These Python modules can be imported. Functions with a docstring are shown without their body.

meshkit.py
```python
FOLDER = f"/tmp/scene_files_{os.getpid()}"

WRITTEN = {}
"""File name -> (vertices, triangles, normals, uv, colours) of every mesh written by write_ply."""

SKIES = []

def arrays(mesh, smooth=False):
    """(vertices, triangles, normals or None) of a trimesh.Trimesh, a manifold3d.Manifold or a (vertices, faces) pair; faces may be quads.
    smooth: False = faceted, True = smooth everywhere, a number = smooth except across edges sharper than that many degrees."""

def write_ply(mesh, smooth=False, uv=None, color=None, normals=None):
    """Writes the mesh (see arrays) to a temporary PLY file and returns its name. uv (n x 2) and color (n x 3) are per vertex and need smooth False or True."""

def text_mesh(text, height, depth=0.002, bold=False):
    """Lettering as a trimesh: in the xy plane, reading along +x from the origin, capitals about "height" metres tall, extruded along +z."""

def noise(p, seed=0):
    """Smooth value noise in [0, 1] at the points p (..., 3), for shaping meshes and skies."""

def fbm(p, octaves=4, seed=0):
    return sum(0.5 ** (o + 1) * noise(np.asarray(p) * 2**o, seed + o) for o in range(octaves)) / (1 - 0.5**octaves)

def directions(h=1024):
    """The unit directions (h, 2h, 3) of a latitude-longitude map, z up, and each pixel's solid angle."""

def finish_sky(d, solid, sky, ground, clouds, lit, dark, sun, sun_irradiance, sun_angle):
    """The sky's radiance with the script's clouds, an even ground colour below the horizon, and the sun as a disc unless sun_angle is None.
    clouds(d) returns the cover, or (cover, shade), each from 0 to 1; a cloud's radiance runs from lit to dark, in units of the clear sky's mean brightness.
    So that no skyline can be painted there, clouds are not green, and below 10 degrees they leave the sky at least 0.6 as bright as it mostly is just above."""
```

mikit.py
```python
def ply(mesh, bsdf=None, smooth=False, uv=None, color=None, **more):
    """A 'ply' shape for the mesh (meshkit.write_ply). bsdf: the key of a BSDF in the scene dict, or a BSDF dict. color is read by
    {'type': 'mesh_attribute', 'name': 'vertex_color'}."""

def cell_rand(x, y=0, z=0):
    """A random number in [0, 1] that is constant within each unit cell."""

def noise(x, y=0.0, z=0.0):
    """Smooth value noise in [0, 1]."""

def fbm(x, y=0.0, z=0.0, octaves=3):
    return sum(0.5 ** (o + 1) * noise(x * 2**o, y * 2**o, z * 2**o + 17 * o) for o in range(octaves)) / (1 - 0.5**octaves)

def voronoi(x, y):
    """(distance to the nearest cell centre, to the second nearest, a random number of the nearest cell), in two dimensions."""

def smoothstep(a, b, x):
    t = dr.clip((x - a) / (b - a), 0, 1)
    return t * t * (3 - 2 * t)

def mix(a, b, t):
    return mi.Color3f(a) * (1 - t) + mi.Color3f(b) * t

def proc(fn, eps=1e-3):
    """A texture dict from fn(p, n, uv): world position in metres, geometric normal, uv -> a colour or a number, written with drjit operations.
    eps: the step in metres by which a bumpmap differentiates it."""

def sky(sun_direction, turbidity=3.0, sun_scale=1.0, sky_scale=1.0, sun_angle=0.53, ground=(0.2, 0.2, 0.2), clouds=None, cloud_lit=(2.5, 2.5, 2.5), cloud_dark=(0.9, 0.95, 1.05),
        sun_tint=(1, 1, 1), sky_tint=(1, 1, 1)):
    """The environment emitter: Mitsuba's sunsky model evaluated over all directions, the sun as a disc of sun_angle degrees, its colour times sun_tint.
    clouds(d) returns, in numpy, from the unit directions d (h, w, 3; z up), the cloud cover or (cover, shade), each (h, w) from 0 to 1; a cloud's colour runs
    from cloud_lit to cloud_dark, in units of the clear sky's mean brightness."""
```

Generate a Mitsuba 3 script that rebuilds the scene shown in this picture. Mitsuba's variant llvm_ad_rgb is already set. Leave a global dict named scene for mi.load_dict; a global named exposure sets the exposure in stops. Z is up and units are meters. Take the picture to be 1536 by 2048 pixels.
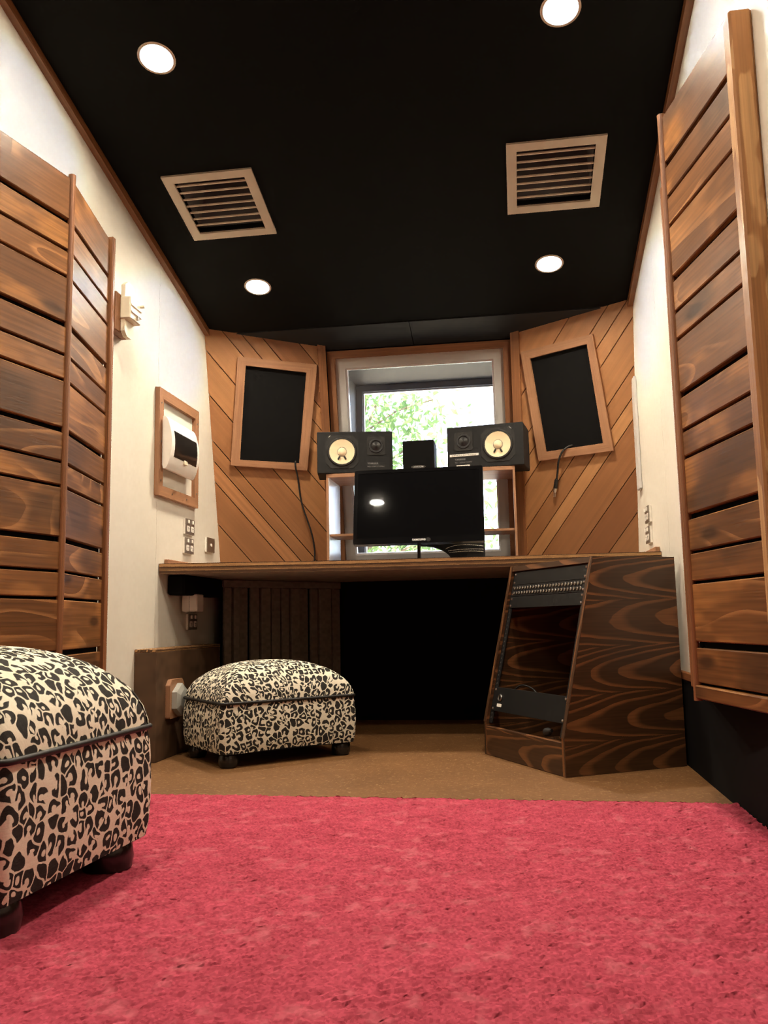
import math, random
import numpy as np, trimesh, drjit as dr, mitsuba as mi, mikit, meshkit
import manifold3d as m3
from shapely.geometry import Polygon, box as sbox, LineString
from shapely import affinity
from mikit import noise, fbm, cell_rand, smoothstep, mix

random.seed(7)
rng = np.random.default_rng(7)
T = mi.ScalarTransform4f
scene, labels = {}, {}

# ------------------------------------------------------------------ camera, sky, exposure
YAW, PITCH, ROLL, FPX, CAMZ = math.radians(8.5), math.radians(7.3), .019, 1702.0, 0.5
F = np.array([-math.sin(YAW) * math.cos(PITCH), math.cos(YAW) * math.cos(PITCH), math.sin(PITCH)])
R0 = np.cross(F, [0, 0, 1]); R0 /= np.linalg.norm(R0)
U0 = np.cross(R0, F)
UP = U0 * math.cos(ROLL) + R0 * math.sin(ROLL)
EYE = np.array([0, 0, CAMZ])
scene['camera'] = {'type': 'perspective', 'fov_axis': 'x', 'fov': math.degrees(2 * math.atan(768 / FPX)), 'near_clip': .05, 'far_clip': 500.0,
                   'to_world': T().look_at(origin=EYE.tolist(), target=(EYE + F).tolist(), up=UP.tolist())}
exposure = 0.0
LAMP = np.array([1.0, .86, .67]) * 900
scene['sky'] = mikit.sky((-.45, -.5, .72), turbidity=4.0, sun_scale=55.0, sky_scale=44.0, ground=(.3, .3, .28), sky_tint=(.92, .99, 1.06),
                        clouds=lambda d: (.35 + .55 * meshkit.fbm(d * 4 + 3, 4), .25 * meshkit.fbm(d * 6, 3)), cloud_lit=(1.3, 1.4, 1.5), cloud_dark=(.9, .97, 1.05))

# ------------------------------------------------------------------ helpers
def put(key, mesh, bsdf, smooth=False, uv=None, **more):
    k, i = key, 0
    while k in scene or (k in labels and '__' not in k and k not in ()):
        i += 1
        k = f'{key}_{i:03d}'
    if isinstance(mesh, dict):
        scene[k] = mesh
    else:
        scene[k] = mikit.ply(mesh, bsdf, smooth=smooth, uv=uv, **more)
    return k

def thing(name, label, cat, group=None):
    k, i = name, 0
    while k in labels:
        i += 1
        k = f'{name}_{i:03d}'
    labels[k] = {'label': label, 'category': cat}
    if group: labels[k]['group'] = group
    return k

def struct(name):
    labels[name] = {'kind': 'structure'}
    return name

def part(parent, name, mesh, bsdf, smooth=False, uv=None, label=None, **more):
    k = put(parent + '__' + name, mesh, bsdf, smooth, uv, **more)
    if label: labels[k] = {'label': label}
    return k

def box(lo, hi):
    lo, hi = np.minimum(lo, hi), np.maximum(lo, hi)
    m = trimesh.creation.box(extents=hi - lo); m.apply_translation((lo + hi) / 2)
    return m

def cbox(lo, hi, c=.003):
    lo, hi = np.minimum(lo, hi).astype(float), np.maximum(lo, hi).astype(float)
    pts = []
    for i in range(8):
        s = np.array([i & 1, i >> 1 & 1, i >> 2 & 1])
        p = np.where(s, hi, lo); d = np.where(s, -c, c)
        for k in range(3):
            e = np.eye(3)[k]
            pts.append(p + d * (1 - e))
    return trimesh.convex.convex_hull(np.array(pts))

def xf(mesh, M):
    m = mesh.copy(); m.apply_transform(M); return m

def frame(o, X, Y, Z):
    M = np.eye(4); M[:3, 0], M[:3, 1], M[:3, 2], M[:3, 3] = X, Y, Z, o
    return M

def rotz(o, deg):
    a = math.radians(deg); c, s = math.cos(a), math.sin(a)
    return frame(o, [c, s, 0], [-s, c, 0], [0, 0, 1])

def extr(poly, t0, t1):
    geoms = getattr(poly, 'geoms', [poly])
    ms = []
    for g in geoms:
        if g.geom_type == 'Polygon' and g.area > 1e-7:
            m = trimesh.creation.extrude_polygon(g, t1 - t0, engine='earcut'); m.apply_translation([0, 0, t0]); ms.append(m)
    return trimesh.util.concatenate(ms)

YZ = lambda x: frame([x, 0, 0], [0, 1, 0], [0, 0, 1], [1, 0, 0])      # polygon (y,z), extruded along +x
XZ = lambda y: frame([0, y, 0], [1, 0, 0], [0, 0, 1], [0, -1, 0])     # polygon (x,z), extruded along -y

def tube(path, r, n=10, closed=False):
    p = np.asarray(path, float); N = len(p)
    d = np.gradient(p, axis=0) if not closed else np.roll(p, -1, 0) - np.roll(p, 1, 0)
    d /= np.linalg.norm(d, axis=1)[:, None] + 1e-12
    u = np.cross(d[0], [.3, .2, .93]); u /= np.linalg.norm(u)
    v, f = [], []
    for i in range(N):
        u = u - d[i] * (u @ d[i]); u /= np.linalg.norm(u)
        w = np.cross(d[i], u)
        a = np.arange(n) * 2 * np.pi / n
        v.append(p[i] + r * (np.cos(a)[:, None] * u + np.sin(a)[:, None] * w))
    v = np.vstack(v)
    for i in range(N if closed else N - 1):
        j = (i + 1) % N
        for k in range(n):
            a, b = i * n + k, i * n + (k + 1) % n
            c, e = j * n + k, j * n + (k + 1) % n
            f += [[a, b, e], [a, e, c]]
    if not closed:
        v = np.vstack([v, p[:1], p[-1:]]); s = N * n
        for k in range(n):
            f += [[s, (k + 1) % n, k], [s + 1, (N - 1) * n + k, (N - 1) * n + (k + 1) % n]]
    return trimesh.Trimesh(v, f, process=False)

def lathe(prof, n=32):
    """profile [(r,z)...] about z."""
    return trimesh.creation.revolve(np.array(prof, float), sections=n)

def spline(pts, n=40):
    from scipy.interpolate import CubicSpline
    pts = np.asarray(pts, float); s = np.r_[0, np.cumsum(np.linalg.norm(np.diff(pts, axis=0), axis=1))]
    return CubicSpline(s, pts)(np.linspace(0, s[-1], n))

def grain(mesh, U, off=(0, 0)):
    """(mesh with separate faces, uv): u in metres along the grain U, v across it."""
    U = np.asarray(U, float); U = U / np.linalg.norm(U)
    v = mesh.vertices[mesh.faces].reshape(-1, 3)
    n = np.cross(v[1::3] - v[::3], v[2::3] - v[::3]); n /= np.linalg.norm(n, axis=1)[:, None] + 1e-12
    W = np.cross(n, U); l = np.linalg.norm(W, axis=1)
    alt = np.cross(U, [.31, .2, .93]); alt /= np.linalg.norm(alt)
    W = np.where(l[:, None] > .3, W / (l[:, None] + 1e-12), alt)
    W *= np.where((W @ np.array([.31, .45, .83])) < 0, -1, 1)[:, None]
    W = np.repeat(W, 3, 0)
    uv = np.stack([v @ U + off[0], (v * W).sum(1) % 5 + off[1]], 1)
    return trimesh.Trimesh(v, np.arange(len(v)).reshape(-1, 3), process=False), uv

_tone = [0]
def wood(parent, name, mesh, bsdf, U, tone=None, label=None):
    """a timber part; tone selects its own shade (integer), otherwise random."""
    _tone[0] += 1
    k = random.randrange(200) if tone is None else tone
    m, uv = grain(mesh, U, (random.uniform(0, 40), 10.0 * k + 2))
    return part(parent, name, m, bsdf, False, uv, label)

# ------------------------------------------------------------------ materials
def P(base, rough=.5, spec=.5, metal=0.0, **kw):
    b = base if isinstance(base, dict) else {'type': 'rgb', 'value': list(base)}
    return {'type': 'twosided', 'bsdf': {'type': 'principled', 'base_color': b, 'roughness': rough, 'specular': spec, 'metallic': metal, **kw}}

def bump(d, fn, scale, eps=1e-3):
    return {'type': 'twosided', 'bsdf': {'type': 'bumpmap', 'arbitrary': mikit.proc(fn, eps), 'scale': scale, 'bsdf': d['bsdf']}}

def stain_fn(p, n, uv):
    u, vv = uv.x, uv.y
    k = dr.floor(vv / 10); v = vv - 10 * k
    r1, r2 = cell_rand(k, 3), cell_rand(k, 7)
    field = fbm(u * 1.6 + 9 * r1, v * 6.5 + 5 * r2, k * 1.37, 2) * 7.0 + v * 5
    ring = field - dr.floor(field)
    line = smoothstep(.72, .97, ring) * smoothstep(1.0, .985, ring)
    line *= smoothstep(.42, .62, noise(u * 2.3, v * 9, k + 31))
    blotch = fbm(u * 5, v * 14, k + 3, 3)
    streak = fbm(u * 5, v * 210, k, 2)
    dark = mix((.080, .031, .0095), (.190, .078, .024), r1 * .5 + blotch * .6)
    c = mix(dark, (.33, .145, .042), smoothstep(.50, .80, blotch) * .65)
    c = mix(c, (.40, .19, .07), line * .55)
    c = mix(c, (.045, .020, .008), smoothstep(.60, .78, fbm(u * 3.1 + 7, v * 7, k + 13, 2)) * .65)
    kx, kv = u * 2.1 + r2 * 3, v * 6.5
    f1, f2, w = mikit.voronoi(kx, kv)
    knot = smoothstep(.16, .05, f1) * smoothstep(.55, .6, w)
    c = mix(c, (.035, .014, .006), knot * .8)
    return c * (.70 + .60 * streak)

def cedar_fn(p, n, uv):
    u, vv = uv.x, uv.y
    k = dr.floor(vv / 10); v = vv - 10 * k
    r1, r2 = cell_rand(k, 5), cell_rand(k, 11)
    c = mix((.165, .064, .023), (.385, .195, .080), r1)
    c = mix(c, (.27, .105, .042), r2 * .5)
    lines = fbm(u * .5, v * 75 + 3 * r1, k, 2)
    fine = fbm(u * 4, v * 420, k, 2)
    return c * (.82 + .24 * lines + .14 * fine)

def trim_fn(p, n, uv):
    u, vv = uv.x, uv.y
    k = dr.floor(vv / 10); v = vv - 10 * k
    c = mix((.14, .055, .021), (.215, .088, .034), fbm(u * 4, v * 30, k, 2))
    return c * (.75 + .5 * fbm(u * 5, v * 300, k, 2))

def oak_fn(p, n, uv):
    u, vv = uv.x, uv.y
    k = dr.floor(vv / 10); v = vv - 10 * k
    c = mix((.235, .115, .058), (.31, .16, .085), fbm(u * 3, v * 40, k, 2))
    return c * (.82 + .36 * fbm(u * 6, v * 420, k, 2))

def ply_fn(p, n, uv):
    # rotary-cut veneer stained dark: cathedral bands with a sharp light rim
    u, vv = uv.x, uv.y
    k = dr.floor(vv / 10); v = vv - 10 * k
    vv = v / .150 + .22 * (noise(u * 2.2, k) - .5)
    cells = dr.floor(vv); q = vv - cells - .5
    r, r2 = cell_rand(cells, k), cell_rand(cells, k, 5)
    q = q + .16 * (r2 - .5)
    field = r * 7.0 - u * (3.6 + 2.0 * r2) + (6.0 + 3.5 * r2) * q * q + 1.5 * (fbm(u * 3.0, v * 9, k, 2) - .5) + .10 * (noise(u * 26, v * 60, k) - .5)
    ring = field - dr.floor(field)
    rim = smoothstep(.58, .84, ring) * smoothstep(1.0, .965, ring)
    dark = mix((.030, .0130, .0056), (.060, .0260, .0105), fbm(u * 3, v * 10, k, 3))
    c = mix(dark, (.185, .075, .027), rim * (.50 + .45 * noise(u * 7, v * 11, 2)))
    return c * (.78 + .44 * fbm(u * 7, v * 260, k, 2))

def plyedge_fn(p, n, uv):
    u, vv = uv.x, uv.y
    k = dr.floor(vv / 10); v = vv - 10 * k
    lay = dr.floor(v / .0055 + .25 * noise(u * 3, k))
    a = cell_rand(lay, 9)
    c = mix((.055, .024, .010), (.40, .22, .095), smoothstep(.25, .85, a))
    g = fbm(u * 40, v * 500, lay, 3)
    return c * (.45 + 1.1 * g)

def wall_fn(p, n, uv):
    g = fbm(p.x * 60 + p.y * 60, p.z * 60, p.y * 3, 3)
    b = fbm(p.y * 2.2, p.z * 1.4, p.x, 2)
    return mix((.57, .535, .455), (.66, .63, .555), .55 * b + .45 * g)

def wallbump_fn(p, n, uv):
    return fbm(p.y * 40 + p.x * 31, p.z * 34, p.x * 20, 3)

def floor_fn(p, n, uv):
    a = fbm(p.x * 7, p.y * 7, 1, 3)
    s = fbm(p.x * 170, p.y * 170, 4, 2)
    c = mix((.090, .041, .0145), (.165, .078, .0285), .5 * a + .5 * s)
    fleck = smoothstep(.78, .90, noise(p.x * 110 + 7, p.y * 210, 3)) * .45
    return mix(c, (.27, .165, .08), fleck)

def carpet_fn(p, n, uv):
    a = fbm(p.x * 16, p.y * 16, 2, 3)
    t = cell_rand(dr.floor(p.x / .0042), dr.floor(p.y / .0042), 5)
    s = fbm(p.x * 90, p.y * 90, 6, 2)
    c = mix((.125, .0095, .0160), (.410, .062, .100), .30 * a + .42 * t + .38 * s)
    return mix(c, (.43, .115, .145), smoothstep(.56, .90, fbm(p.x * 34 + 3, p.y * 34, 9, 3)) * .5)

def leopard_fn(p, n, uv):
    S = 1 / .0295
    wx = .55 * (fbm(uv.x * 42, uv.y * 42, 3, 2) - .5); wy = .55 * (fbm(uv.x * 42, uv.y * 42, 13, 2) - .5)
    x, y = mi.Float(uv.x) * S + wx, mi.Float(uv.y) * S * .92 + wy
    f1, f2, bx, by, rn, rm = mi.Float(9), mi.Float(9), mi.Float(0), mi.Float(0), mi.Float(0), mi.Float(0)
    for a in (-1, 0, 1):
        for b in (-1, 0, 1):
            cx, cy = dr.floor(x) + a, dr.floor(y) + b
            dx = cx + .12 + .76 * cell_rand(cx, cy, 1) - x; dy = cy + .12 + .76 * cell_rand(cx, cy, 2) - y
            d = dr.sqrt(dx * dx + dy * dy)
            near = d < f1
            f2 = dr.select(near, f1, dr.minimum(f2, d))
            bx = dr.select(near, dx, bx); by = dr.select(near, dy, by)
            rn = dr.select(near, cell_rand(cx, cy, 3), rn); rm = dr.select(near, cell_rand(cx, cy, 4), rm)
            f1 = dr.select(near, d, f1)
    e = f2 - f1
    ang = rn * 6.2832
    ca, sa = dr.cos(ang), dr.sin(ang)
    g = (bx * ca + by * sa) / dr.maximum(f1, 1e-4)
    off = .10 * rm
    hd = dr.sqrt(dr.square(bx - ca * off) + dr.square((by - sa * off) * 1.1))
    hole = smoothstep(.205, .165, hd) * dr.select(rm < .15, 0.0, 1.0)
    gap = smoothstep(.82, .90, g) * dr.select(rm > .40, 1.0, 0.0) * smoothstep(.05, .14, f1)
    dark = smoothstep(.085, .135, e) * smoothstep(.58, .53, f1) * (1 - hole) * (1 - gap)
    th = .5 * noise(uv.x * 60, uv.y * 900, 2) + .5 * noise(uv.x * 700, uv.y * 700, 5)
    light = mix((.55, .495, .385), (.71, .665, .54), .25 + .75 * th)
    blk = mix((.008, .0075, .007), (.030, .027, .023), th)
    return mix(light, blk, dark)

def thread_fn(p, n, uv):
    return noise(uv.x * 250, uv.y * 1100, 2)

def flat(base, var=.12, f=300):
    def fn(p, n, uv):
        return mi.Color3f(base) * (1 - var + 2 * var * fbm(p.x * f, p.y * f, p.z * f, 2))
    return fn

M = scene
M['stained_timber'] = bump(P(mikit.proc(stain_fn), .46, .28), lambda p, n, uv: fbm(uv.x * 6, uv.y * 260, 1, 2), .0004)
def post_fn(p, n, uv):
    u, v = uv.x, uv.y
    c = mix((.17, .070, .022), (.30, .135, .045), fbm(u * 4, v * 26, 3, 3))
    worn = smoothstep(.60, .64, fbm(u * 5.5, v * 22 + 4, 8, 3))
    c = mix(c, (.46, .27, .12), worn * .6)
    return c * (.74 + .5 * fbm(u * 5, v * 260, 2, 2))
M['post_timber'] = P(mikit.proc(post_fn), .5, .3)
M['cedar_timber'] = P(mikit.proc(cedar_fn), .42, .45)
M['rear_timber'] = P((.10, .055, .028), .6, .3)
M['trim_timber'] = P(mikit.proc(trim_fn), .45, .4)
M['oak_timber'] = P(mikit.proc(oak_fn), .5, .4)
M['dark_ply'] = P(mikit.proc(ply_fn), .42, .45)
M['ply_edge'] = P(mikit.proc(plyedge_fn), .6, .3)
M['wall_paint'] = bump(P(mikit.proc(wall_fn), .55, .35), wallbump_fn, .0012)
M['floor_board'] = P(mikit.proc(floor_fn), .55, .35)
M['carpet_pile'] = P(mikit.proc(carpet_fn), .95, .1, sheen=.3, sheen_tint=.6)
M['leopard_fabric'] = bump(P(mikit.proc(leopard_fn), .8, .2), thread_fn, .0004, 3e-4)
M['black_ceiling'] = P(mikit.proc(flat((.0018, .0019, .0021), .2, 90)), .85, .08)
M['ceiling_strip'] = P((.0065, .0075, .0088), .65, .25)
M['black_paint'] = P((.0035, .0035, .004), .8, .1)
M['black_cloth'] = P(mikit.proc(flat((.0035, .0035, .0037), .4, 500)), .95, .1)
M['black_piping'] = P((.007, .0065, .006), .5, .4)
M['vent_white'] = P((.64, .60, .49), .5, .4)
M['duct_steel'] = P((.19, .19, .19), .5, .4)
M['cream_plastic'] = P((.72, .66, .50), .4, .5)
M['white_plastic'] = P((.80, .77, .70), .35, .5)
M['white_paint'] = P((.50, .49, .47), .4, .5)
M['white_laminate'] = P((.86, .87, .88), .25, .5)
M['steel_plate'] = P((.30, .27, .23), .38, .5, .85)
M['smoke_window'] = P((.012, .010, .009), .12, .5)
M['black_vinyl'] = P(mikit.proc(flat((.0075, .0078, .0085), .25, 240)), .6, .22)
M['speaker_cone'] = P((.78, .64, .42), .6, .3)
M['rubber'] = P((.008, .008, .008), .5, .4)
M['black_metal'] = P((.0055, .0056, .006), .55, .25)
M['speaker_trim'] = P((.017, .0175, .019), .55, .3)
M['tweeter_dome'] = P((.009, .009, .0095), .4, .4)
M['desk_ply'] = P(mikit.proc(flat((.25, .195, .155), .2, 40)), .6, .25)
M['duct_timber'] = P(mikit.proc(flat((.068, .037, .020), .35, 22)), .55, .3)
M['grey_slat'] = P(mikit.proc(flat((.21, .165, .135), .3, 60)), .7, .2)
M['black_gloss'] = P((.004, .004, .0045), .05, .5)
M['screen_glass'] = P((.003, .003, .0035), .035, .5)
M['chrome'] = P((.62, .60, .56), .22, .5, 1.0)
M['hole_black'] = P((.035, .034, .033), .6, .3)
M['dark_steel'] = P((.20, .195, .19), .35, .5, 1.0)
M['print_grey'] = P((.16, .16, .16), .6, .3)
M['print_white'] = P((.75, .75, .74), .5, .3)
M['tape_white'] = P((.70, .68, .62), .6, .3)
M['tape_ink'] = P((.12, .12, .12), .6, .3)
M['black_wood'] = P((.010, .0085, .0075), .22, .5)
M['grey_plastic'] = P((.33, .33, .30), .5, .4)
M['reveal_paint'] = P((.036, .043, .053), .6, .3)
M['grey_paint'] = P((.17, .19, .22), .6, .3)
M['glass'] = {'type': 'thindielectric', 'int_ior': 1.5}
M['lamp_lens'] = P((.8, .8, .78), .5)
M['leaf'] = {'type': 'principledthin', 'base_color': {'type': 'rgb', 'value': [.14, .23, .10]}, 'roughness': .6, 'diff_trans': .8}
M['bark'] = P((.13, .10, .075), .9, .1)
M['soil'] = P((.40, .38, .32), .9, .1)

# ------------------------------------------------------------------ room
XL, XR, CA, CB = -1.407, .571, 2.858, .257
YB, YF = -1.7, 4.95
cz = lambda y: CA - CB * y
nC = np.array([0, CB, 1]) / math.hypot(CB, 1)          # upward normal of the sloping ceiling
eC = np.array([0, 1, -CB]) / math.hypot(CB, 1)         # along it, towards the window

struct('floor'); put('floor', box([XL - .2, YB - .1, -.1], [XR + .2, YF, 0]), 'floor_board')
struct('wall_left')
for a, b in ((YB, 1.05), (1.0515, 3.222), (3.2235, YF)):
    part('wall_left', 'panel', xf(extr(Polygon([(a, 0), (b, 0), (b, cz(b)), (a, cz(a))]), 0, .1), YZ(XL - .1)), 'wall_paint')
part('wall_left', 'framing', box([XL - .2, YB - .1, 0], [XL - .1, YF, 4.2]), 'black_paint')
struct('wall_right')
for a, b in ((YB, 1.05), (1.0515, 3.222), (3.2235, YF)):
    part('wall_right', 'panel', xf(extr(Polygon([(a, 0), (b, 0), (b, cz(b)), (a, cz(a))]), 0, .1), YZ(XR)), 'wall_paint')
part('wall_right', 'framing', box([XR + .1, YB - .1, 0], [XR + .2, YF, 4.2]), 'black_paint')
struct('wall_back'); put('wall_back', box([XL - .2, YB - .1, 0], [XR + .2, YB, 4.2]), 'rear_timber')

struct('ceiling')
def slab(x0, x1, y0, y1, t0, t1):
    o = np.array([0, 0, CA]); L = lambda y: y * math.hypot(CB, 1)
    return xf(box([x0, L(y0), t0], [x1, L(y1), t1]), frame(o, [1, 0, 0], eC, nC))
holes = [(-1.04, 2.33), (.2, 2.33), (-1.06, 3.465), (.2, 3.465), (-1.04, 1.2), (.2, 1.2)]
vents = [(-1.053, 2.968), (.205, 2.976)]
cp = sbox(XL - .1, YB, XR + .1, 3.79)
from shapely.geometry import Point
for (x, y) in holes: cp = cp.difference(Point(x, y).buffer(.054, 24))
for (x, y) in vents: cp = cp.difference(sbox(x - .135, y - .13, x + .135, y + .13))
Lk = math.hypot(CB, 1)
part('ceiling', 'lining', xf(extr(affinity.scale(cp, 1, Lk, origin=(0, 0)), 0, .02), frame([0, 0, CA], [1, 0, 0], eC, nC)), 'black_ceiling')
part('ceiling', 'roof', slab(XL - .2, XR + .2, YB - .1, YF, .46, .52), 'black_paint')
for a, b in ((XL, -.4345), (-.4315, XR)):
    part('ceiling', 'strip_board', slab(a, b, 3.795, 3.985, -.004, .02), 'ceiling_strip')
for a, b in ((XL, -.93), (.095, XR)):
    part('ceiling', 'rear_board', slab(a, b, 3.99, YF, 0, .02), 'black_ceiling')
for nm, x0, x1 in (('trim_1', XL, XL + .022), ('trim_2', XR - .022, XR)):
    struct(nm); k = slab(x0, x1, YB, 3.76, -.03, 0)
    m, uv = grain(k, eC, (3, 12)); put(nm, m, 'trim_timber', uv=uv)
# right-hand black skirting with a timber cap
struct('baseboard_right')
part('baseboard_right', 'board', box([XR - .012, YB, 0], [XR, 4.38, .285]), 'black_paint')
m, uv = grain(cbox([XR - .016, YB, .285], [XR, 4.38, .312], .003), [0, 1, 0], (1, 22)); part('baseboard_right', 'cap', m, 'trim_timber', uv=uv)
struct('baseboard_left')
part('baseboard_left', 'board', box([XL, YB, 0], [XL + .012, 2.66, .285]), 'black_paint')

# front wall under the desk
struct('wall_front'); put('wall_front', box([XL - .1, 4.38, 0], [XR + .1, 4.385, .745]), 'black_paint')

# ---- window: inner (tilted) and outer, with the grey reveal between them
WY = lambda z: 4.0 + .222 * (1.83 - z)
nW = np.array([0, -1, -.222]) / math.hypot(1, .222)
def wmap(mesh):
    v = mesh.vertices.copy(); x, z, t = v.T
    out = np.stack([x, WY(z), z], 1) + t[:, None] * nW
    return trimesh.Trimesh(out, mesh.faces, process=False)
def fr(x0, z0, x1, z1, w):
    """four mitred rails of a frame in the (x,z) plane"""
    o = [(x0, z0), (x1, z0), (x1, z1), (x0, z1)]; i = [(x0 + w, z0 + w), (x1 - w, z0 + w), (x1 - w, z1 - w), (x0 + w, z1 - w)]
    return [Polygon([o[k], o[(k + 1) % 4], i[(k + 1) % 4], i[k]]) for k in range(4)]
struct('window_1')
wx0, wx1, wz0, wz1 = -.866, .030, .7465, 1.828
for k, pg in enumerate(fr(wx0, wz0, wx1, wz1, .036)):
    wood('window_1', 'lining', wmap(extr(pg, -.13, .02)), 'trim_timber', [1, 0, 0] if k % 2 == 0 else [0, .2, 1], tone=40 + k)
for pg in fr(wx0 + .036, wz0 + .036, wx1 - .036, wz1 - .036, .047):
    part('window_1', 'sash', wmap(extr(pg, -.06, -.008)), 'white_paint')
for pg in fr(wx0 + .083, wz0 + .083, wx1 - .083, wz1 - .083, .008):
    part('window_1', 'bead', wmap(extr(pg, -.05, -.02)), 'white_laminate')
part('window_1', 'pane', wmap(trimesh.Trimesh([[wx0 + .085, wz0 + .085, -.030], [wx1 - .085, wz0 + .085, -.030], [wx1 - .085, wz1 - .085, -.030], [wx0 + .085, wz1 - .085, -.030]], [[0, 1, 2], [0, 2, 3]], process=False)), 'glass')
struct('wall_reveal')
OY = 4.78
for x0 in (-.92, .027):
    part('wall_reveal', 'side', xf(extr(Polygon([(WY(.7465) + .06, .7465), (OY, .7465), (OY, 1.95), (WY(1.95) + .06, 1.95)]), 0, .058), YZ(x0)), 'reveal_paint')
part('wall_reveal', 'head', box([-.92, 4.13, 1.862], [.085, OY, 1.95]), 'reveal_paint')
part('wall_reveal', 'sill', box([-.92, 4.386, .70], [.085, OY, .7463]), 'reveal_paint')
struct('window_2')
ox0, ox1, oz0, oz1 = -.862, .027, .7465, 1.862
for pg in fr(ox0, oz0, ox1, oz1, .035):
    part('window_2', 'frame', xf(extr(pg, 0, .05), XZ(OY + .03)), 'grey_paint')
for pg in fr(ox0 + .035, oz0 + .035, ox1 - .035, oz1 - .035, .008):
    part('window_2', 'bead', xf(extr(pg, 0, .03), XZ(OY + .025)), 'white_laminate')
part('window_2', 'pane', xf(trimesh.Trimesh([[ox0 + .04, oz0 + .04, 0], [ox1 - .04, oz0 + .04, 0], [ox1 - .04, oz1 - .04, 0], [ox0 + .04, oz1 - .04, 0]], [[0, 1, 2], [0, 2, 3]], process=False), XZ(OY + .015)), 'glass')
struct('wall_outer')
put('wall_outer', xf(extr(sbox(-1.8, -.3, 1.0, 3.6).difference(sbox(ox0, oz0, ox1, oz1)), 0, .14), XZ(4.93)), 'grey_paint')

# ---- splayed, tilted front walls with diagonal cedar boards
class Soffit:
    def __init__(s, y0, k, xc):
        s.f = lambda x, z: y0 + k * (x - xc) - .222 * (z - 1.895)
        n = np.array([k, -1, -.222]); s.n = n / np.linalg.norm(n)
    def map(s, mesh):
        x, z, t = mesh.vertices.copy().T
        return trimesh.Trimesh(np.stack([x, s.f(x, z), z], 1) + t[:, None] * s.n, mesh.faces, process=False)
    def dir(s, dx, dz):
        a = np.array([dx, s.f(dx, dz) - s.f(0, 0), dz]); return a / np.linalg.norm(a)
SL, SR = Soffit(3.735, .378, -1.415), Soffit(3.744, -.365, .568)

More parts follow.
